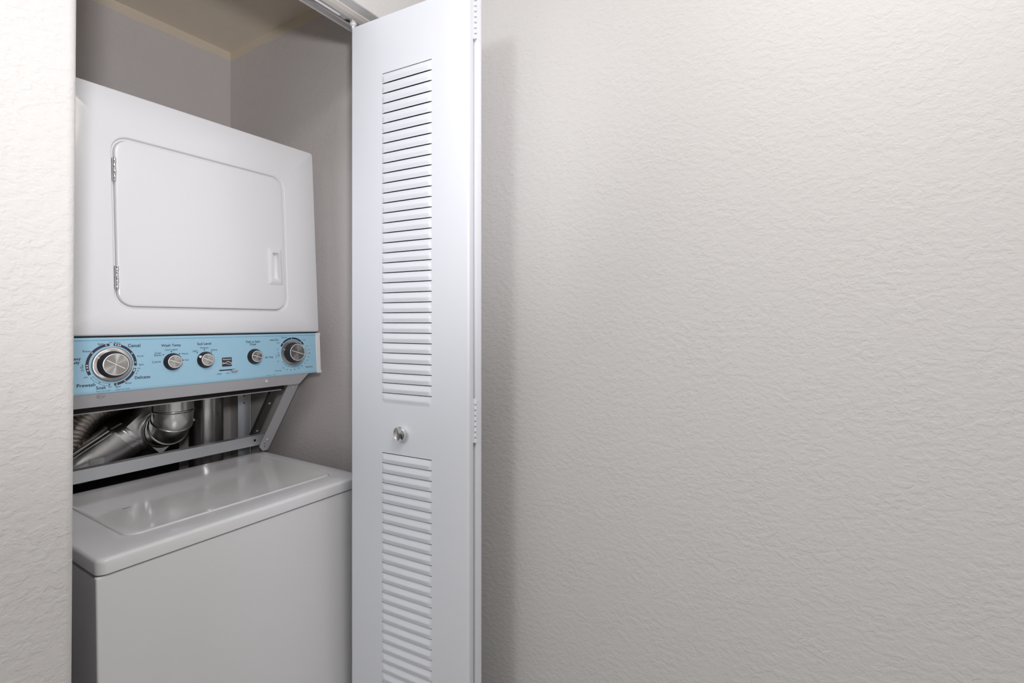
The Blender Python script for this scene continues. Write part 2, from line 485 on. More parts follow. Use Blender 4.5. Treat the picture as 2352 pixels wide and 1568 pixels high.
sn = Vector((0, sd.z, -sd.y))                       # towards the room
SF = Matrix(((1, 0, 0, 0), (0, -sd.y, sn.y, 0), (0, -sd.z, sn.z, 0), (0, 0, 0, 1)))
for side, (xa, xb) in ((1, (0.925, 0.9615)), (-1, (X0 + 0.001, X0 + 0.0375))):
    st = obj('support_strut', boxes(), M_strut, root) if False else None
    a = Vector((0, 1.3585, 1.1303)); e_ = Vector((0, 1.556, 0.858))
    bb = bmesh.new()
    wq = []
    t = sn * -0.0025
    xi, xo = (xa, xb) if side > 0 else (xb, xa)
    # front flange, its lower end cut to a point, and the side web
    fl = [Vector((xi, 0, 0)) + a, Vector((xo, 0, 0)) + a, Vector((xo, 0, 0)) + e_, Vector(((xi + xo) / 2, 0, 0)) + e_, Vector((xi, 0, 0)) + e_ - sd * 0.022]
    f1 = [bb.verts.new(p) for p in fl]; f2 = [bb.verts.new(p + t) for p in fl]
    bb.faces.new(f1); bb.faces.new(f2[::-1])
    for i in range(5): bb.faces.new((f1[i], f2[i], f2[(i + 1) % 5], f1[(i + 1) % 5]))
    wb = [Vector((xo, 0, 0)) + a, Vector((xo, 0, 0)) + e_, Vector((xo, 0.03, 0)) + e_, Vector((xo, 0.05, 0)) + a]
    dx = Vector((-0.002 * side, 0, 0))
    g1 = [bb.verts.new(p) for p in wb]; g2 = [bb.verts.new(p + dx) for p in wb]
    bb.faces.new(g1); bb.faces.new(g2[::-1])
    for i in range(4): bb.faces.new((g1[i], g2[i], g2[(i + 1) % 4], g1[(i + 1) % 4]))
    bmesh.ops.recalc_face_normals(bb, faces=bb.faces)
    st = obj('support_strut', bb, M_strut, root)
    for k, (dist, dxx) in enumerate(((0.068, 0.022), (0.285, 0.016))):
        p = a + sd * dist; xx = (xi + dxx * side)
        obj('screw', SCR, None, st, Matrix.Translation((xx, p.y, p.z)) @ SF.to_3x3().to_4x4())
    for dist, dxx, s_ in ((0.302, 0.012, 0.5), (0.316, 0.018, 0.5)):
        p = a + sd * dist
        obj('hole', HOL, None, st, Matrix.Translation((xi + dxx * side, p.y, p.z)) @ SF.to_3x3().to_4x4() @ Matrix.Scale(s_, 4))
    # dark inner brace parallel to the strut
    bx = 0.930 if side > 0 else X0 + 0.012
    br = slab((1.452, 1.096), (1.614, 0.872), bx, bx + 0.020, 0.004, M_braced, 'inner_brace', root)
    br2 = slab((1.480, 1.096), (1.642, 0.872), bx + 0.014, bx + 0.020, 0.012, M_braced, 'brace_lip', br, 0.001)
    for q in (0.35, 0.78):
        yy, zz = 1.452 + (1.614 - 1.452) * q, 1.096 + (0.872 - 1.096) * q
        obj('screw', SCR, None, br, Matrix.Translation((bx + 0.008, yy, zz)) @ SF.to_3x3().to_4x4() @ Matrix.Scale(0.8, 4))
    lg = obj('rear_leg', boxes((X1 - 0.004, X1 - 0.002, 1.655, 1.705, 0.78, 1.10), (X1 - 0.018, X1 - 0.002, 1.703, 1.705, 0.78, 1.10)) if side > 0 else boxes((X0 + 0.002, X0 + 0.004, 1.655, 1.705, 0.78, 1.10), (X0 + 0.002, X0 + 0.018, 1.703, 1.705, 0.78, 1.10)), M_galv, root)
    for zz in (1.075, 1.050, 1.025, 1.000):
        xx = X1 - 0.0041 if side > 0 else X0 + 0.0041
        obj('hole', HOL, None, lg, Matrix.Translation((xx, 1.690, zz)) @ Matrix.Rotation(-PI / 2 * side, 4, 'Y') @ Matrix.Scale(0.8, 4))
cbp = [(1.5575, 0.912), (1.5575, 0.880), (1.5605, 0.879), (1.5605, 0.909), (1.582, 0.909), (1.582, 0.912)]
cb = obj('crossbar', prism(cbp, X0 + 0.003, 0.950), M_galv, root, bevel=(0.0008, 2))
obj('hole', HOL, None, cb, Matrix.Translation((0.918, 1.5575, 0.897)) @ Matrix.Rotation(PI / 2, 4, 'X'))

# dryer cabinet (leaning front, bright folded edges)
ZD0, ZD1 = 1.2476, 1.7885
YDB = 1.875
b = bmesh.new()
def dl(d, o, z0=ZD0, z1=ZD1, rr=0.008):
    return [PF(0, z, o) @ Vector((x, 0, 0)) for x, z in [(p[0], p[1]) for p in rrect(X0 + d, X1 - d, z0 + d, z1 - d, max(rr - d * 0.5, 0.002), 5)]]
def door_rr(d, rr): return rrect(0.459 - d, 0.857 + d, 1.3105 - d, 1.6820 + d, rr, 10)
def fl(pts, o): return [PF(x, z, o).translation for x, z in pts]
# outer shell: back -> front rim, front sheet with a pressed channel round the door
outer = [[Vector((x, YDB, z)) for x, z in rrect(X0, X1, ZD0, ZD1, 0.008, 5)], fl(rrect(X0, X1, ZD0, ZD1, 0.008, 5), -0.006), fl(rrect(X0 + 0.0015, X1 - 0.0015, ZD0 + 0.0015, ZD1 - 0.0015, 0.007, 5), -0.0018), fl(rrect(X0 + 0.005, X1 - 0.005, ZD0 + 0.004, ZD1 - 0.005, 0.005, 5), 0.0)]
shell = loft(outer, True, False)
n5 = len(outer[-1])
# front sheet between the outer loop (24 pts) and the door channel (44 pts): bridge
shell.verts.ensure_lookup_table()
edge_a = [e for e in shell.edges if e.is_boundary]
inner_loops = [fl(door_rr(0.0075, 0.038), 0.0), fl(door_rr(0.0058, 0.036), -0.0005), fl(door_rr(0.0045, 0.035), -0.0020), fl(door_rr(0.0036, 0.034), -0.0062), fl(door_rr(0.0030, 0.034), -0.0072), fl(door_rr(0.0005, 0.033), -0.0078), fl(door_rr(0.0003, 0.033), -0.012), fl(door_rr(-0.02, 0.02), -0.012)]
vs = [[shell.verts.new(p) for p in lp] for lp in inner_loops]
m_ = len(vs[0])
for i in range(len(vs) - 1):
    for j in range(m_):
        shell.faces.new((vs[i][j], vs[i][(j + 1) % m_], vs[i + 1][(j + 1) % m_], vs[i + 1][j]))
shell.faces.new(vs[-1])
edge_b = [e for e in shell.edges if e.is_boundary and e not in edge_a and all(v in vs[0] for v in e.verts)]
bmesh.ops.bridge_loops(shell, edges=edge_a + edge_b)
bmesh.ops.recalc_face_normals(shell, faces=shell.faces)
dc = obj('dryer_cabinet', shell, M_enamel, root, smooth=35)
# dryer door: slab with rounded edge standing a few millimetres proud
dd = [fl(door_rr(-0.0012, 0.031), -0.011), fl(door_rr(-0.0012, 0.031), -0.0016), fl(door_rr(-0.0017, 0.0308), -0.0004), fl(door_rr(-0.0030, 0.030), 0.0004), fl(door_rr(-0.006, 0.028), 0.0008)]
ddo = loft(dd, True, False)
# handle opening in the door face
HX0, HX1, HZ0, HZ1 = 0.8105, 0.8425, 1.3855, 1.4780
ba = [e for e in ddo.edges if e.is_boundary]
hl = [PF(x, z, 0.0008).translation for x, z in rrect(HX0, HX1, HZ0, HZ1, 0.003, 10)]
hv = [ddo.verts.new(p) for p in hl]
for i in range(len(hv)): ddo.edges.new((hv[i], hv[(i + 1) % len(hv)]))
hb = [e for e in ddo.edges if e.is_wire]
bmesh.ops.bridge_loops(ddo, edges=ba + hb)
bmesh.ops.recalc_face_normals(ddo, faces=ddo.faces)
ddoor = obj('dryer_door', ddo, M_enamel, root, smooth=35)
# cup handle: raised frame and a scooped recess
def hr(d, o, rr): return fl(rrect(HX0 - d, HX1 + d, HZ0 - d, HZ1 + d, rr, 6), o)
hd = [hr(0.0005, 0.0000, 0.004), hr(0.0045, 0.0005, 0.004), hr(0.0045, 0.0022, 0.004), hr(0.0038, 0.0028, 0.0036), hr(0.001, 0.0028, 0.003), hr(-0.0012, 0.0044, 0.002), hr(-0.004, 0.0046, 0.002)]
cupA = [fl(rrect(0.8185, 0.8375, 1.3935, 1.4690, 0.002, 6), 0.0044), fl(rrect(0.8190, 0.8370, 1.3940, 1.4685, 0.002, 6), 0.000), fl(rrect(0.8235, 0.8368, 1.3990, 1.4660, 0.002, 6), -0.0065), fl(rrect(0.8260, 0.8362, 1.4010, 1.4640, 0.002, 6), -0.008)]
hdl = obj('handle', loft(hd + cupA, False, True), M_plastic, ddoor, smooth=45)
hdl['label'] = 'recessed white plastic door pull'
# hinges
for zc in (1.6095, 1.3735):
    hg = obj('hinge', loft([fl(rrect(0.4555, 0.4595, zc - 0.0255, zc + 0.0255, 0.001, 2), -0.008), fl(rrect(0.4555, 0.4595, zc - 0.0255, zc + 0.0255, 0.001, 2), 0.0025)]), M_chrome, ddoor)
    hg['label'] = 'small chrome door hinge'
    for k in range(4):
        zz = zc - 0.0250 + k * 0.0126
        obj('knuckle', lathe([(0, 0), (0.0034, 0), (0.0036, 0.0006), (0.0036, 0.0114), (0.0034, 0.012), (0, 0.012)], 14), M_chrome, hg if False else ddoor, PF(0.4578 + 0.0006 * (k % 2), zz, 0.0018) @ Matrix.Rotation(-PI / 2, 4, 'X'), smooth=40)
# dark strip filling the gap between dryer and panel, underside skirt, dryer floor
obj('gap_strip', boxes((X0 + 0.003, X1 - 0.003, yp(1.247) + 0.008, YDB - 0.02, 1.2430, 1.2520)), M_dark, root)
obj('panel_underside', prism([(yp(1.127) + 0.004, 1.1275), (1.335, 1.0935), (1.337, 1.0955), (yp(1.127) + 0.0062, 1.1295)], X0 + 0.002, 0.9245), M_enamel, root)
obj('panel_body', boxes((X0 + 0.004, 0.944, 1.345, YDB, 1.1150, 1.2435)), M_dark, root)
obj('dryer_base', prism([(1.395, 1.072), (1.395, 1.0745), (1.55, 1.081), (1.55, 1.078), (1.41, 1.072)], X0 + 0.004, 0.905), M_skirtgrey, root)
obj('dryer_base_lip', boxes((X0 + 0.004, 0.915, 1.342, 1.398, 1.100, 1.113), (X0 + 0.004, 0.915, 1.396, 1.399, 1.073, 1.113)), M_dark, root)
pb = obj('light_button', lathe([(0, 0), (0.0042, 0), (0.0042, 0.004), (0.003, 0.0055), (0, 0.006)], 16), M_plastic, root, Matrix.Translation((0.802, 1.306, 1.1157)) @ Matrix.Rotation(math.radians(140), 4, 'X'), smooth=40)
obj('screw_cup', lathe([(0, 0), (0.0075, 0), (0.0070, 0.0012), (0.0035, 0.0018), (0.003, 0.0006), (0, 0.0006)], 20), M_skirtgrey, root, Matrix.Translation((0.431, 1.300, 1.1196)) @ Matrix.Rotation(math.radians(140), 4, 'X'), smooth=40)

# control panel: extruded profile (out, z)
prof = [(-0.030, 1.2440), (-0.0020, 1.2440), (-0.0004, 1.2434), (0.0006, 1.2420), (0.0008, 1.2400), (0.0002, 1.2382), (-0.0010, 1.2370), (-0.0012, 1.2358), (0.0, 1.2345),
        (0.0, 1.1375), (0.0008, 1.1345), (0.0008, 1.1300), (-0.0004, 1.1276), (-0.003, 1.1268), (-0.030, 1.1268)]
pp = []
for o_, z in prof:
    p = PF(0, z, o_).translation; pp.append((p.y, p.z))
panel = obj('control_panel', prism(pp, X0 + 0.001, 0.949), M_blue, root, smooth=30)
ec = [fl(rrect(0.9485, 0.9625, 1.1262, 1.2440, 0.003, 4), -0.030), fl(rrect(0.9485, 0.9625, 1.1262, 1.2440, 0.003, 4), 0.0010), fl(rrect(0.9495, 0.9615, 1.1272, 1.2430, 0.0025, 4), 0.0022)]
cap_ = obj('end_cap', loft(ec), M_plastic, panel, smooth=40); cap_['label'] = 'white plastic end cap'
obj('end_cap_corner', loft([fl(rrect(0.9475, 0.9628, 1.1258, 1.1330, 0.002, 4), -0.03), fl(rrect(0.9475, 0.9628, 1.1258, 1.1330, 0.002, 4), 0.0032)]), M_plastic, panel)
obj('end_cap_corner', loft([fl(rrect(0.9475, 0.9628, 1.2372, 1.2442, 0.002, 4), -0.03), fl(rrect(0.9475, 0.9628, 1.2372, 1.2442, 0.002, 4), 0.0032)]), M_plastic, panel)

# printing on the panel ------------------------------------------------
def text_mesh(s, bold):
    cu = bpy.data.curves.new('t', 'FONT'); cu.body = s; cu.size = 1.0
    cu.offset = 0.012 if bold else 0.0
    cu.space_character = 1.04
    cu.extrude = 0.0; cu.resolution_u = 3
    o = bpy.data.objects.new('t', cu); C.objects.link(o)
    dg = bpy.context.evaluated_depsgraph_get(); dg.update()
    me = bpy.data.meshes.new_from_object(o.evaluated_get(dg))
    bpy.data.objects.remove(o); bpy.data.curves.remove(cu)
    return me
TC = {}
def text(s, x, z, width, m=None, bold=False, hs=1.0, out=0.0006, parent=None, name='lettering'):
    k = (s, bold)
    if k not in TC: TC[k] = text_mesh(s, bold)
    me = TC[k].copy()
    xs = [v.co.x for v in me.vertices]; ys = [v.co.y for v in me.vertices]
    x0, x1 = min(xs), max(xs); sc = width / (x1 - x0); ym = 0.34
    for v in me.vertices:
        v.co = Vector(((v.co.x - (x0 + x1) / 2) * sc, (v.co.y - ym) * sc * hs, 0))
    me.materials.clear(); me.materials.append(m or M_ink)
    return obj(name, me, None, parent or panel, PF(x, z, out))
def arc_mesh(r0, r1, a0, a1, n=None, th=0.0):
    """flat ring segment; angles in degrees, clockwise from the top"""
    n = n or max(4, int(abs(a1 - a0) / 4))
    b = bmesh.new(); A = []; B = []
    for i in range(n + 1):
        a = math.radians(90 - (a0 + (a1 - a0) * i / n))
        A.append(b.verts.new((r0 * math.cos(a), r0 * math.sin(a), 0))); B.append(b.verts.new((r1 * math.cos(a), r1 * math.sin(a), 0)))
    for i in range(n): b.faces.new((A[i], A[i + 1], B[i + 1], B[i]))
    bmesh.ops.recalc_face_normals(b, faces=b.faces)
    return b
def polar(cx, cz, r, a):
    t = math.radians(90 - a); return cx + r * math.cos(t), cz + r * math.sin(t)
def disc(x, z, r, m, name='dot', out=0.0005, parent=None, sx=1.0):
    b = bmesh.new()
    b.faces.new([b.verts.new((r * sx * math.cos(2 * PI * k / 14), r * math.sin(2 * PI * k / 14), 0)) for k in range(14)])
    return obj(name, b, m, parent or panel, PF(x, z, out))
def outline_arc(cx, cz, r0, r1, a0, a1, parent=None, w_=0.0005, name='scale_outline'):
    b = bmesh.new()
    for args in ((r0, r0 + w_, a0, a1), (r1 - w_, r1, a0, a1), (r0, r1, a0, a0 + 0.8), (r0, r1, a1 - 0.8, a1)):
        t = arc_mesh(*args); me = bpy.data.meshes.new('x'); t.to_mesh(me); t.free(); b.from_mesh(me); bpy.data.meshes.remove(me)
    return obj(name, b, M_ink, parent or panel, PF(cx, cz, 0.0003))

# wash cycle dial scale
CX, CZ = 0.4462, 1.1860
for a0, a1 in ((244, 355), (5, 97), (104, 176)):
    obj('dial_scale', arc_mesh(0.0400, 0.0452, a0, a1), M_arcink, panel, PF(CX, CZ, 0.0003))
outline_arc(CX, CZ, 0.0400, 0.0452, 186, 236)
for a in (10, 16, 21, 108, 112.5, 257, 265, 271.5):
    x, z = polar(CX, CZ, 0.0426, a); disc(x, z, 0.0014, M_white_ink)
def ringmark(x, z, parent=None):
    obj('ring_mark', arc_mesh(0.0009, 0.0015, 0, 360, 14), M_white_ink, panel, PF(x, z, 0.0005))
for a in (347, 308, 59, 87, 148, 170):
    ringmark(*polar(CX, CZ, 0.0426, a))
for a in (188, 212):
    disc(*polar(CX, CZ, 0.0426, a), 0.0011, M_ink)
text('Heavy', 0.3835, 1.2018, 0.0205, bold=True); text('Duty', 0.3835, 1.1945, 0.0165, bold=True)
text('Casual', 0.4872, 1.2252, 0.0232, bold=True, hs=1.15)
text('Delicates', 0.5018, 1.1545, 0.0295, bold=True, hs=1.15)
text('Prewash', 0.4015, 1.1470, 0.0305, bold=True, hs=1.1)
text('Soak', 0.4263, 1.1393, 0.0170, bold=True, hs=1.15)
text('PULL TO START', 0.4303, 1.1318, 0.0250, out=0.0011); text('PUSH TO STOP', 0.4640, 1.1318, 0.0245, out=0.0011)
text('Spin', 0.4278, 1.2305, 0.0105); text('Rinse', 0.4036, 1.2165, 0.0128)
text('OFF', 0.4448, 1.2332, 0.0062); text('10', 0.4520, 1.2330, 0.0042); text('8', 0.4573, 1.2324, 0.0020); text('6', 0.4610, 1.2314, 0.0020)
text('Rinse', 0.4985, 1.2015, 0.0110); text('Spin', 0.4996, 1.1826, 0.0090); text('OFF', 0.4951, 1.1742, 0.0060)
text('8', 0.4928, 1.1688, 0.0020); text('6', 0.4905, 1.1640, 0.0020)
text('Rinse', 0.4748, 1.1443, 0.0114); text('Spin', 0.4558, 1.1386, 0.0098); text('OFF', 0.4420, 1.1388, 0.0062); text('OFF', 0.4010, 1.1628, 0.0064)
text('12', 0.3958, 1.1780, 0.0040); text('10', 0.3952, 1.1834, 0.0042); text('8', 0.3962, 1.1876, 0.0020)
# wash temperature and soil level
text('Wash Temp', 0.5604, 1.2228, 0.0405, bold=True); text('Cool Lights', 0.5602, 1.2126, 0.0265)
text('Cool', 0.5328, 1.2062, 0.0120); text('Darks', 0.5326, 1.2012, 0.0145); text('Warm', 0.5890, 1.2020, 0.0145)
text('Hot', 0.5932, 1.1868, 0.0088); text('Cold', 0.5272, 1.1862, 0.0122)
for x, z in ((0.5605, 1.2081), (0.5437, 1.2018), (0.5774, 1.2022), (0.5850, 1.1866), (0.5365, 1.1859), (0.6335, 1.2090), (0.6169, 1.2027), (0.6498, 1.2030)):
    disc(x, z, 0.0013, M_ink)
text('Soil Level', 0.6336, 1.2238, 0.0320, bold=True); text('Medium', 0.6338, 1.2138, 0.0185); text('Light', 0.6121, 1.2073, 0.0112); text('Heavy', 0.6565, 1.2080, 0.0148)
# badge, slider and start button
badge = obj('badge', loft([fl(rrect(0.6747, 0.6989, 1.1645, 1.1869, 0.001, 3), -0.001), fl(rrect(0.6747, 0.6989, 1.1645, 1.1869, 0.001, 3), 0.0008)]), M_arcink, panel)
badge['label'] = 'dark square badge with white lettering and two curves'
text('Kenmore', 0.6868, 1.1826, 0.0200, M_white_ink, bold=True, out=0.0012, parent=panel)
def ribbon(fn, w0):
    b = bmesh.new(); A = []; B = []
    for i in range(25):
        t = i / 24; x = -0.0121 + 0.0242 * t; y = fn(t); wd = w0(t)
        A.append(b.verts.new((x, y - wd, 0))); B.append(b.verts.new((x, y + wd, 0)))
    for i in range(24): b.faces.new((A[i], A[i + 1], B[i + 1], B[i]))
    return b
obj('badge_curve', ribbon(lambda t: -0.0048 + 0.0075 * math.sin(PI * max(0, min(1, (t - 0.02) / 1.05))) ** 2 * (0.35 + 0.65 * t), lambda t: 0.0003 + 0.0006 * t), M_white_ink, panel, PF(0.6868, 1.1757, 0.0012))
obj('badge_curve', ribbon(lambda t: -0.0022 + 0.0018 * math.cos(PI * 1.15 * t) - 0.0018 * t, lambda t: 0.0007 - 0.0004 * t), M_white_ink, panel, PF(0.6868, 1.1745, 0.0012))
slot = obj('slider_slot', loft([fl(rrect(0.6672, 0.7075, 1.1541, 1.1567, 0.0012, 4), -0.001), fl(rrect(0.6672, 0.7075, 1.1541, 1.1567, 0.0012, 4), 0.0003)]), M_hole, panel)
text('WASH', 0.6668, 1.1470, 0.0112, bold=True); text('RESET', 0.6885, 1.1470, 0.0092)
text('Push to Start', 0.7570, 1.2248, 0.0385, bold=True, hs=1.1); text('Dryer', 0.7569, 1.2180, 0.0175, bold=True, hs=1.1)
text('DRUM LIGHT', 0.7975, 1.1318, 0.0140, out=0.0011); disc(0.8139, 1.1322, 0.0012, M_ink, out=0.0011)
# dryer dial scale
EX, EZ = 0.8725, 1.1905
obj('dial_scale', arc_mesh(0.0376, 0.0424, -63, 58), M_ink, panel, PF(EX, EZ, 0.0003))
for a in (-48, -4, 42): disc(*polar(EX, EZ, 0.0400, a), 0.0011, M_white_ink)
text('Auto Dry', 0.8165, 1.2276, 0.0255, bold=True); text('More', 0.8285, 1.2192, 0.0098); text('Normal', 0.8462, 1.2335, 0.0165); text('Less', 0.9103, 1.2248, 0.0082)
outline_arc(EX, EZ, 0.0386, 0.0424, 76, 234)
for a in (84, 96, 109, 122, 135, 148, 160, 173, 187, 201, 214): disc(*polar(EX, EZ, 0.0405, a), 0.0008, M_ink)
for s, x, z in (('110', 0.9236, 1.1962), ('100', 0.9245, 1.1854), ('90', 0.9216, 1.1748), ('80', 0.9172, 1.1653), ('70', 0.9102, 1.1573), ('60', 0.8995, 1.1492), ('50', 0.8888, 1.1443), ('40', 0.8760, 1.1415), ('30', 0.8638, 1.1412), ('20', 0.8519, 1.1432), ('10', 0.8410, 1.1492)):
    text(s, x, z, 0.0020 * len(s))
text('OFF', 0.9182, 1.2062, 0.0056); text('OFF', 0.8262, 1.2015, 0.0056); text('OFF', 0.8260, 1.1680, 0.0056)
text('Air Only', 0.8004, 1.1812, 0.0240, bold=True); text('Timed Dry', 0.9226, 1.1461, 0.0255, bold=True); text('Touch Up', 0.8246, 1.1425, 0.0190)
text('20', 0.8206, 1.1853, 0.0034); text('10', 0.8213, 1.1796, 0.0034)
outline_arc(EX, EZ, 0.0424, 0.0462, 258, 272)
for a in (259, 264.5): disc(*polar(EX, EZ, 0.0443, a), 0.0008, M_ink)
# scuffs: faint pale smear across the panel
for (xa, za, xb, zb) in ((0.640, 1.1480, 0.672, 1.1660), (0.708, 1.1960, 0.742, 1.2140)):
    bb = bmesh.new()
    n_ = 8; A = []; B = []
    for i in range(n_ + 1):
        t = i / n_; x = (xb - xa) * t; z = (zb - za) * t; wd = 0.0006 + 0.0005 * math.sin(PI * t)
        A.append(bb.verts.new((x, z - wd, 0))); B.append(bb.verts.new((x, z + wd, 0)))
    for i in range(n_): bb.faces.new((A[i], A[i + 1], B[i + 1], B[i]))
    o = obj('scuff', bb, None, panel, PF(xa, za, 0.0002)); o.data.materials.append(mat('panel_scuff', srgb(178, 208, 226), 0.6))

# knobs and dials --------------------------------------------------------
def line_mesh(x0, y0, x1, y1, w_, z):
    d = Vector((x1 - x0, y1 - y0)); n = Vector((-d.y, d.x)).normalized() * w_ / 2
    b = bmesh.new(); b.faces.new([b.verts.new((p[0], p[1], z)) for p in ((x0 - n.x, y0 - n.y), (x1 - n.x, y1 - n.y), (x1 + n.x, y1 + n.y), (x0 + n.x, y0 + n.y))])
    r_ = bmesh.ops.extrude_face_region(b, geom=b.faces[:])
    for v in r_['geom']:
        if isinstance(v, bmesh.types.BMVert): v.co.z += 0.0003
    bmesh.ops.recalc_face_normals(b, faces=b.faces)
    return b
def big_dial(name, label, x, z, rs, rb, rc, h, a):
    F = PF(x, z, 0)
    sk = obj(name, lathe([(0, 0), (rs, 0), (rs, 0.002), (rs - 0.0015, 0.0040), (rs - 0.004, 0.0048), (0, 0.0058)], 56), M_cap, root, F, smooth=30)
    sk['label'] = label
    obj('knob_body', lathe([(0, 0.004), (rb + 0.0025, 0.004), (rb, 0.007), (rb - 0.0012, h - 0.003), (rb - 0.0030, h - 0.0006), (0, h - 0.0006)], 56), M_black, sk, F, smooth=40)
    obj('cap_rim', lathe([(0, h - 0.001), (rc + 0.0013, h - 0.001), (rc + 0.0013, h + 0.0002), (rc + 0.0001, h + 0.0006), (rc - 0.0002, h)], 56, True), M_steelrim, sk, F, smooth=40)
    obj('knob_cap', lathe([(0, h - 0.0008), (rc, h - 0.0008), (rc, h + 0.0001), (rc * 0.6, h + 0.0001), (0.0001, h + 0.00012)], 56), M_cap, sk, F, smooth=30)
    ca, sa = math.cos(a), math.sin(a)
    obj('pointer', line_mesh(-rc * 0.86 * ca, -rc * 0.86 * sa, rc * 0.86 * ca, rc * 0.86 * sa, 0.0014, h + 0.0001), M_white_ink, sk, F)
    obj('pointer', line_mesh(-rs * 0.90 * ca, -rs * 0.90 * sa, -(rb + 0.001) * ca, -(rb + 0.001) * sa, 0.0018, 0.0053), M_white_ink, sk, F)
    return sk
big_dial('cycle_dial', 'large brushed metal wash cycle dial', 0.4468, 1.1860, 0.0365, 0.0268, 0.0218, 0.0195, math.radians(-32))
big_dial('dryer_dial', 'brushed metal timer dial near the end cap', EX - 0.001, 1.1900, 0.0358, 0.0270, 0.0222, 0.0240, math.radians(-18))
def small_knob(name, label, x, z, r, rc, h, a, notch=None):
    F = PF(x, z, 0)
    k = obj(name, lathe([(0, 0), (r, 0), (r, 0.0015), (r - 0.0012, 0.003), (rc + 0.0026, h - 0.0008), (rc + 0.0018, h), (0, h)], 44), M_black, root, F, smooth=35)
    k['label'] = label
    obj('cap_rim', lathe([(0, h - 0.001), (rc + 0.0013, h - 0.001), (rc + 0.0013, h + 0.0003), (rc + 0.0001, h + 0.0007), (rc - 0.0002, h)], 44), M_steelrim, k, F, smooth=40)
    obj('knob_cap', lathe([(0, h - 0.0008), (rc, h - 0.0008), (rc, h + 0.0002), (rc * 0.6, h + 0.0002), (0.0001, h + 0.00025)], 44), M_cap, k, F, smooth=30)
    ca, sa = math.cos(a), math.sin(a)
    obj('pointer', line_mesh(-rc * 0.88 * ca, -rc * 0.88 * sa, rc * 0.88 * ca, rc * 0.88 * sa, 0.0014, h + 0.0002), M_white_ink, k, F)
    if notch is not None:
        ca, sa = math.cos(notch), math.sin(notch)
        b = bmesh.new(); n = Vector((-sa, ca)); d = Vector((ca, sa))
        pts = [(d * rc * 0.98 + n * 0.0034, h), (d * rc * 0.98 - n * 0.0034, h), (d * (r - 0.0002) - n * 0.0020, h * 0.62), (d * (r - 0.0002) + n * 0.0020, h * 0.62)]
        v = [b.verts.new((p.x, p.y, zz + 0.0004)) for p, zz in pts]; v2 = [b.verts.new((p.x, p.y, zz - 0.002)) for p, zz in pts]
        b.faces.new(v); b.faces.new(v2[::-1])
        for i in range(4): b.faces.new((v[i], v2[i], v2[(i + 1) % 4], v[(i + 1) % 4]))
        bmesh.ops.recalc_face_normals(b, faces=b.faces)
        obj('index_notch', b, M_steelrim, k, F)
    return k
small_knob('temperature_knob', 'black selector knob under the wash temp lettering', 0.5632, 1.1845, 0.0198, 0.0133, 0.0115, math.radians(-22), math.radians(-8))
small_knob('soil_knob', 'black selector knob under the soil level lettering', 0.6360, 1.1842, 0.0200, 0.0133, 0.0115, math.radians(-26), math.radians(152))
small_knob('start_knob', 'black push button under the push to start lettering', 0.7602, 1.1853, 0.0203, 0.0134, 0.0120, math.radians(-18))
sw = loft([[PF(0.7043 + 0.0088 * s_ * math.cos(2 * PI * k / 24), 1.1530 + 0.0030 * s_ * math.sin(2 * PI * k / 24), o_).translation for k in range(24)] for s_, o_ in ((0.85, 0.0), (1.0, 0.001), (1.0, 0.005), (0.9, 0.0066), (0.6, 0.0072))])
swo = obj('slider_switch', sw, mat('silver_plastic', srgb(178, 182, 186), 0.35), root, smooth=45)
swo['label'] = 'small silver reset slider'

obj('shade_panel', boxes((X0 + 0.004, 0.835, 1.868, 1.872, 0.60, 1.1150)), M_dark, root)  # added dark sheet, stands in for shade on the closet back wall
# ------------------------------------------------------------------ ducts behind the machine
DX, DY = 0.7135, 1.632
duct = empty('dryer_vent_duct', (DX, DY, 0.90))
tag(duct, 'shiny steel vent elbow, flattened boot and corrugated hose behind the crossbar', 'duct')
def rr_ring(cx_, cy_, z, r): return [(cx_ + r * math.cos(2 * PI * k / 40), cy_ + r * math.sin(2 * PI * k / 40), z) for k in range(40)]
prof = [(0.0515, 1.098), (0.0515, 1.020), (0.0515, 1.0185)]
pipe = obj('vertical_pipe', loft([rr_ring(DX, DY, z, r) for z, r in ((1.10, 0.0520), (1.016, 0.0520))], False, False), M_duct, duct, smooth=60)
obj('seam', boxes((DX - 0.002, DX + 0.0035, DY - 0.0530, DY - 0.0512, 1.012, 1.10)), M_duct, duct)
obj('top_flange', lathe([(0.0515, 1.058), (0.064, 1.058), (0.064, 1.064), (0.0515, 1.066)], 40, False), M_duct, duct, Matrix.Translation((DX, DY, 0)), smooth=40)
def bead(c_, nrm, r, thick, name='bead'):
    q = Vector(nrm).to_track_quat('Z', 'Y').to_matrix().to_4x4()
    pr = [(r - 0.001, -thick), (r + 0.0022, -thick * 0.5), (r + 0.0030, 0), (r + 0.0022, thick * 0.5), (r - 0.001, thick)]
    return obj(name, lathe(pr, 44, False), M_duct, duct, Matrix.Translation(c_) @ q, smooth=80)
bead((DX, DY, 1.017), (0, 0, 1), 0.0520, 0.0035)
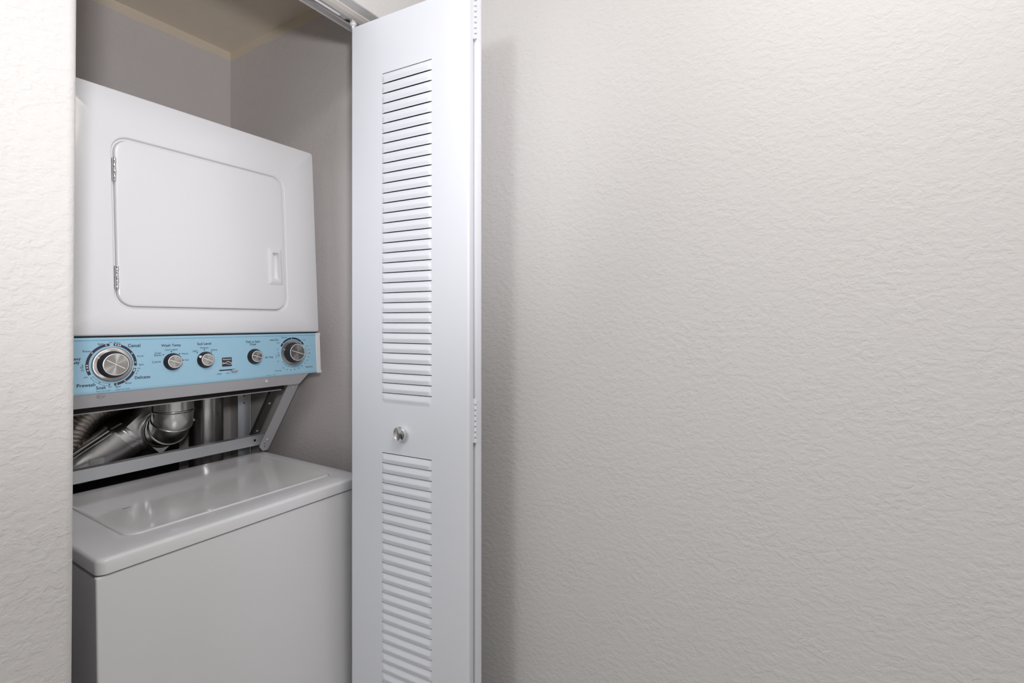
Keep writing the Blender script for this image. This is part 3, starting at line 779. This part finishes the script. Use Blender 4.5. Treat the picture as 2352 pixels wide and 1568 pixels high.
# gored elbow turning from downwards to backwards
RB = 0.060
cy_, cz_ = DY + RB, 1.016
path = []
gores = [0, 30, 62, 90]
for gi in range(3):
    a0, a1 = gores[gi], gores[gi + 1]
    pts_ = []
    for k in range(5):
        a = math.radians(a0 + (a1 - a0) * k / 4)
        pts_.append((DX, cy_ - RB * math.cos(a), cz_ - RB * math.sin(a)))
    g_ = obj('elbow_gore', tube(pts_, 0.0520 - 0.0006 * (gi % 2), 40, False, up0=(1, 0, 0)), M_duct, duct, smooth=60)
    a = math.radians(a1)
    if gi < 2: bead((DX, cy_ - RB * math.cos(a), cz_ - RB * math.sin(a)), (0, math.sin(a), -math.cos(a)), 0.0520, 0.0035)
PC = Vector((DX, cy_ + 0.006, cz_ - RB + 0.02))
bead((DX, cy_ + 0.002, cz_ - RB), (0, 1, 0), 0.0540, 0.004, 'collar')
E1 = Vector((0.67, 0, -0.742)).normalized(); E2 = Vector((0.742, 0, 0.67)).normalized()
PLM = Matrix(((E1.x, E2.x, 0, DX), (0, 0, 1, cy_ + 0.005), (E1.z, E2.z, 0, 0.9720), (0, 0, 0, 1)))
h_ = 0.0655
obj('square_plate', boxes((-h_, h_, -h_, h_, 0.0, 0.0015)), M_duct, duct, PLM, bevel=(0.0005, 1))
obj('box_duct', boxes((-h_ + 0.003, h_ - 0.003, -h_ + 0.003, h_ - 0.003, 0.0015, 0.070)), M_duct2, duct, PLM)
def oval(cy2, hw, hd_, ox, n=40):
    out = []
    for k in range(n):
        a = 2 * PI * k / n; ca, sa = math.cos(a), math.sin(a)
        out.append((ox + hw * math.copysign(abs(ca) ** 0.75, ca), cy2, 0.034 + hd_ * math.copysign(abs(sa) ** 0.85, sa)))
    return out
obj('neck', loft([oval(-h_ + 0.004, 0.054, 0.033, -0.020), oval(-h_ - 0.034, 0.054, 0.033, -0.032)], True, True), M_duct, duct, PLM, smooth=50)
obj('neck_seam', loft([oval(-h_ - 0.008, 0.0548, 0.0338, -0.022), oval(-h_ - 0.010, 0.0555, 0.0345, -0.0225), oval(-h_ - 0.012, 0.0548, 0.0338, -0.023)]), M_duct, duct, PLM, smooth=50)
obj('boot_lip', loft([oval(-h_ - 0.026, 0.0575, 0.040, -0.035), oval(-h_ - 0.026, 0.0605, 0.0425, -0.035), oval(-h_ - 0.031, 0.0605, 0.0425, -0.036), oval(-h_ - 0.031, 0.0575, 0.040, -0.036)]), M_duct, duct, PLM, smooth=40)
bo = obj('boot', loft([oval(-h_ - 0.029, 0.0580, 0.041, -0.036), oval(-h_ - 0.056, 0.0580, 0.042, -0.040), oval(-h_ - 0.096, 0.056, 0.046, -0.048), oval(-h_ - 0.136, 0.050, 0.046, -0.058), oval(-h_ - 0.170, 0.040, 0.038, -0.066)]), M_duct2, duct, PLM, smooth=60)
obj('boot_ridge', tube([PLM @ Vector((-0.088 - 0.020 * t, -h_ - 0.032 - 0.105 * t, 0.010)) for t in (0, 1)], 0.0026, 8), M_duct, duct, smooth=60)
obj('boot_ridge', tube([PLM @ Vector((-0.080 - 0.020 * t, -h_ - 0.034 - 0.105 * t, 0.002)) for t in (0, 1)], 0.0022, 8), M_duct, duct, smooth=60)
lab = obj('sticker', boxes((-0.0155, 0.0155, -0.0004, 0.0004, -0.008, 0.008)), mat('white_sticker', srgb(240, 240, 236), 0.6), duct, Matrix.Translation((0.5472, 1.6800, 0.8985)) @ Matrix.Rotation(math.radians(-12), 4, 'Z'))
lab['label'] = 'small white paper sticker'
# flexible foil hose
hp = spline([(0.510, 1.765, 0.885), (0.512, 1.768, 0.935), (0.530, 1.774, 0.985), (0.568, 1.784, 1.022), (0.625, 1.796, 1.048), (0.700, 1.806, 1.072)], 130)
rad = [0.042 + 0.0036 * math.sin(2 * PI * i / 5.0) for i in range(len(hp))]
hs = obj('flexible_hose', tube(hp, rad, 30), M_foil, duct, smooth=80)
hs['label'] = 'corrugated foil hose'
# straight riser pipe and the pipes showing below the crossbar
vp_ = empty('riser_pipe', (0.900, 1.822, 0.0))
tag(vp_, 'dull straight steel riser pipe standing against the closet back wall', 'pipe')
obj('pipe_wall', loft([rr_ring(0.900, 1.822, z, 0.0520) for z in (0.0, 1.105)]), M_duct2, vp_, smooth=60)
obj('pipe_seam', boxes((0.868, 0.872, 1.778, 1.784, 0.0, 1.10)), M_duct2, vp_)
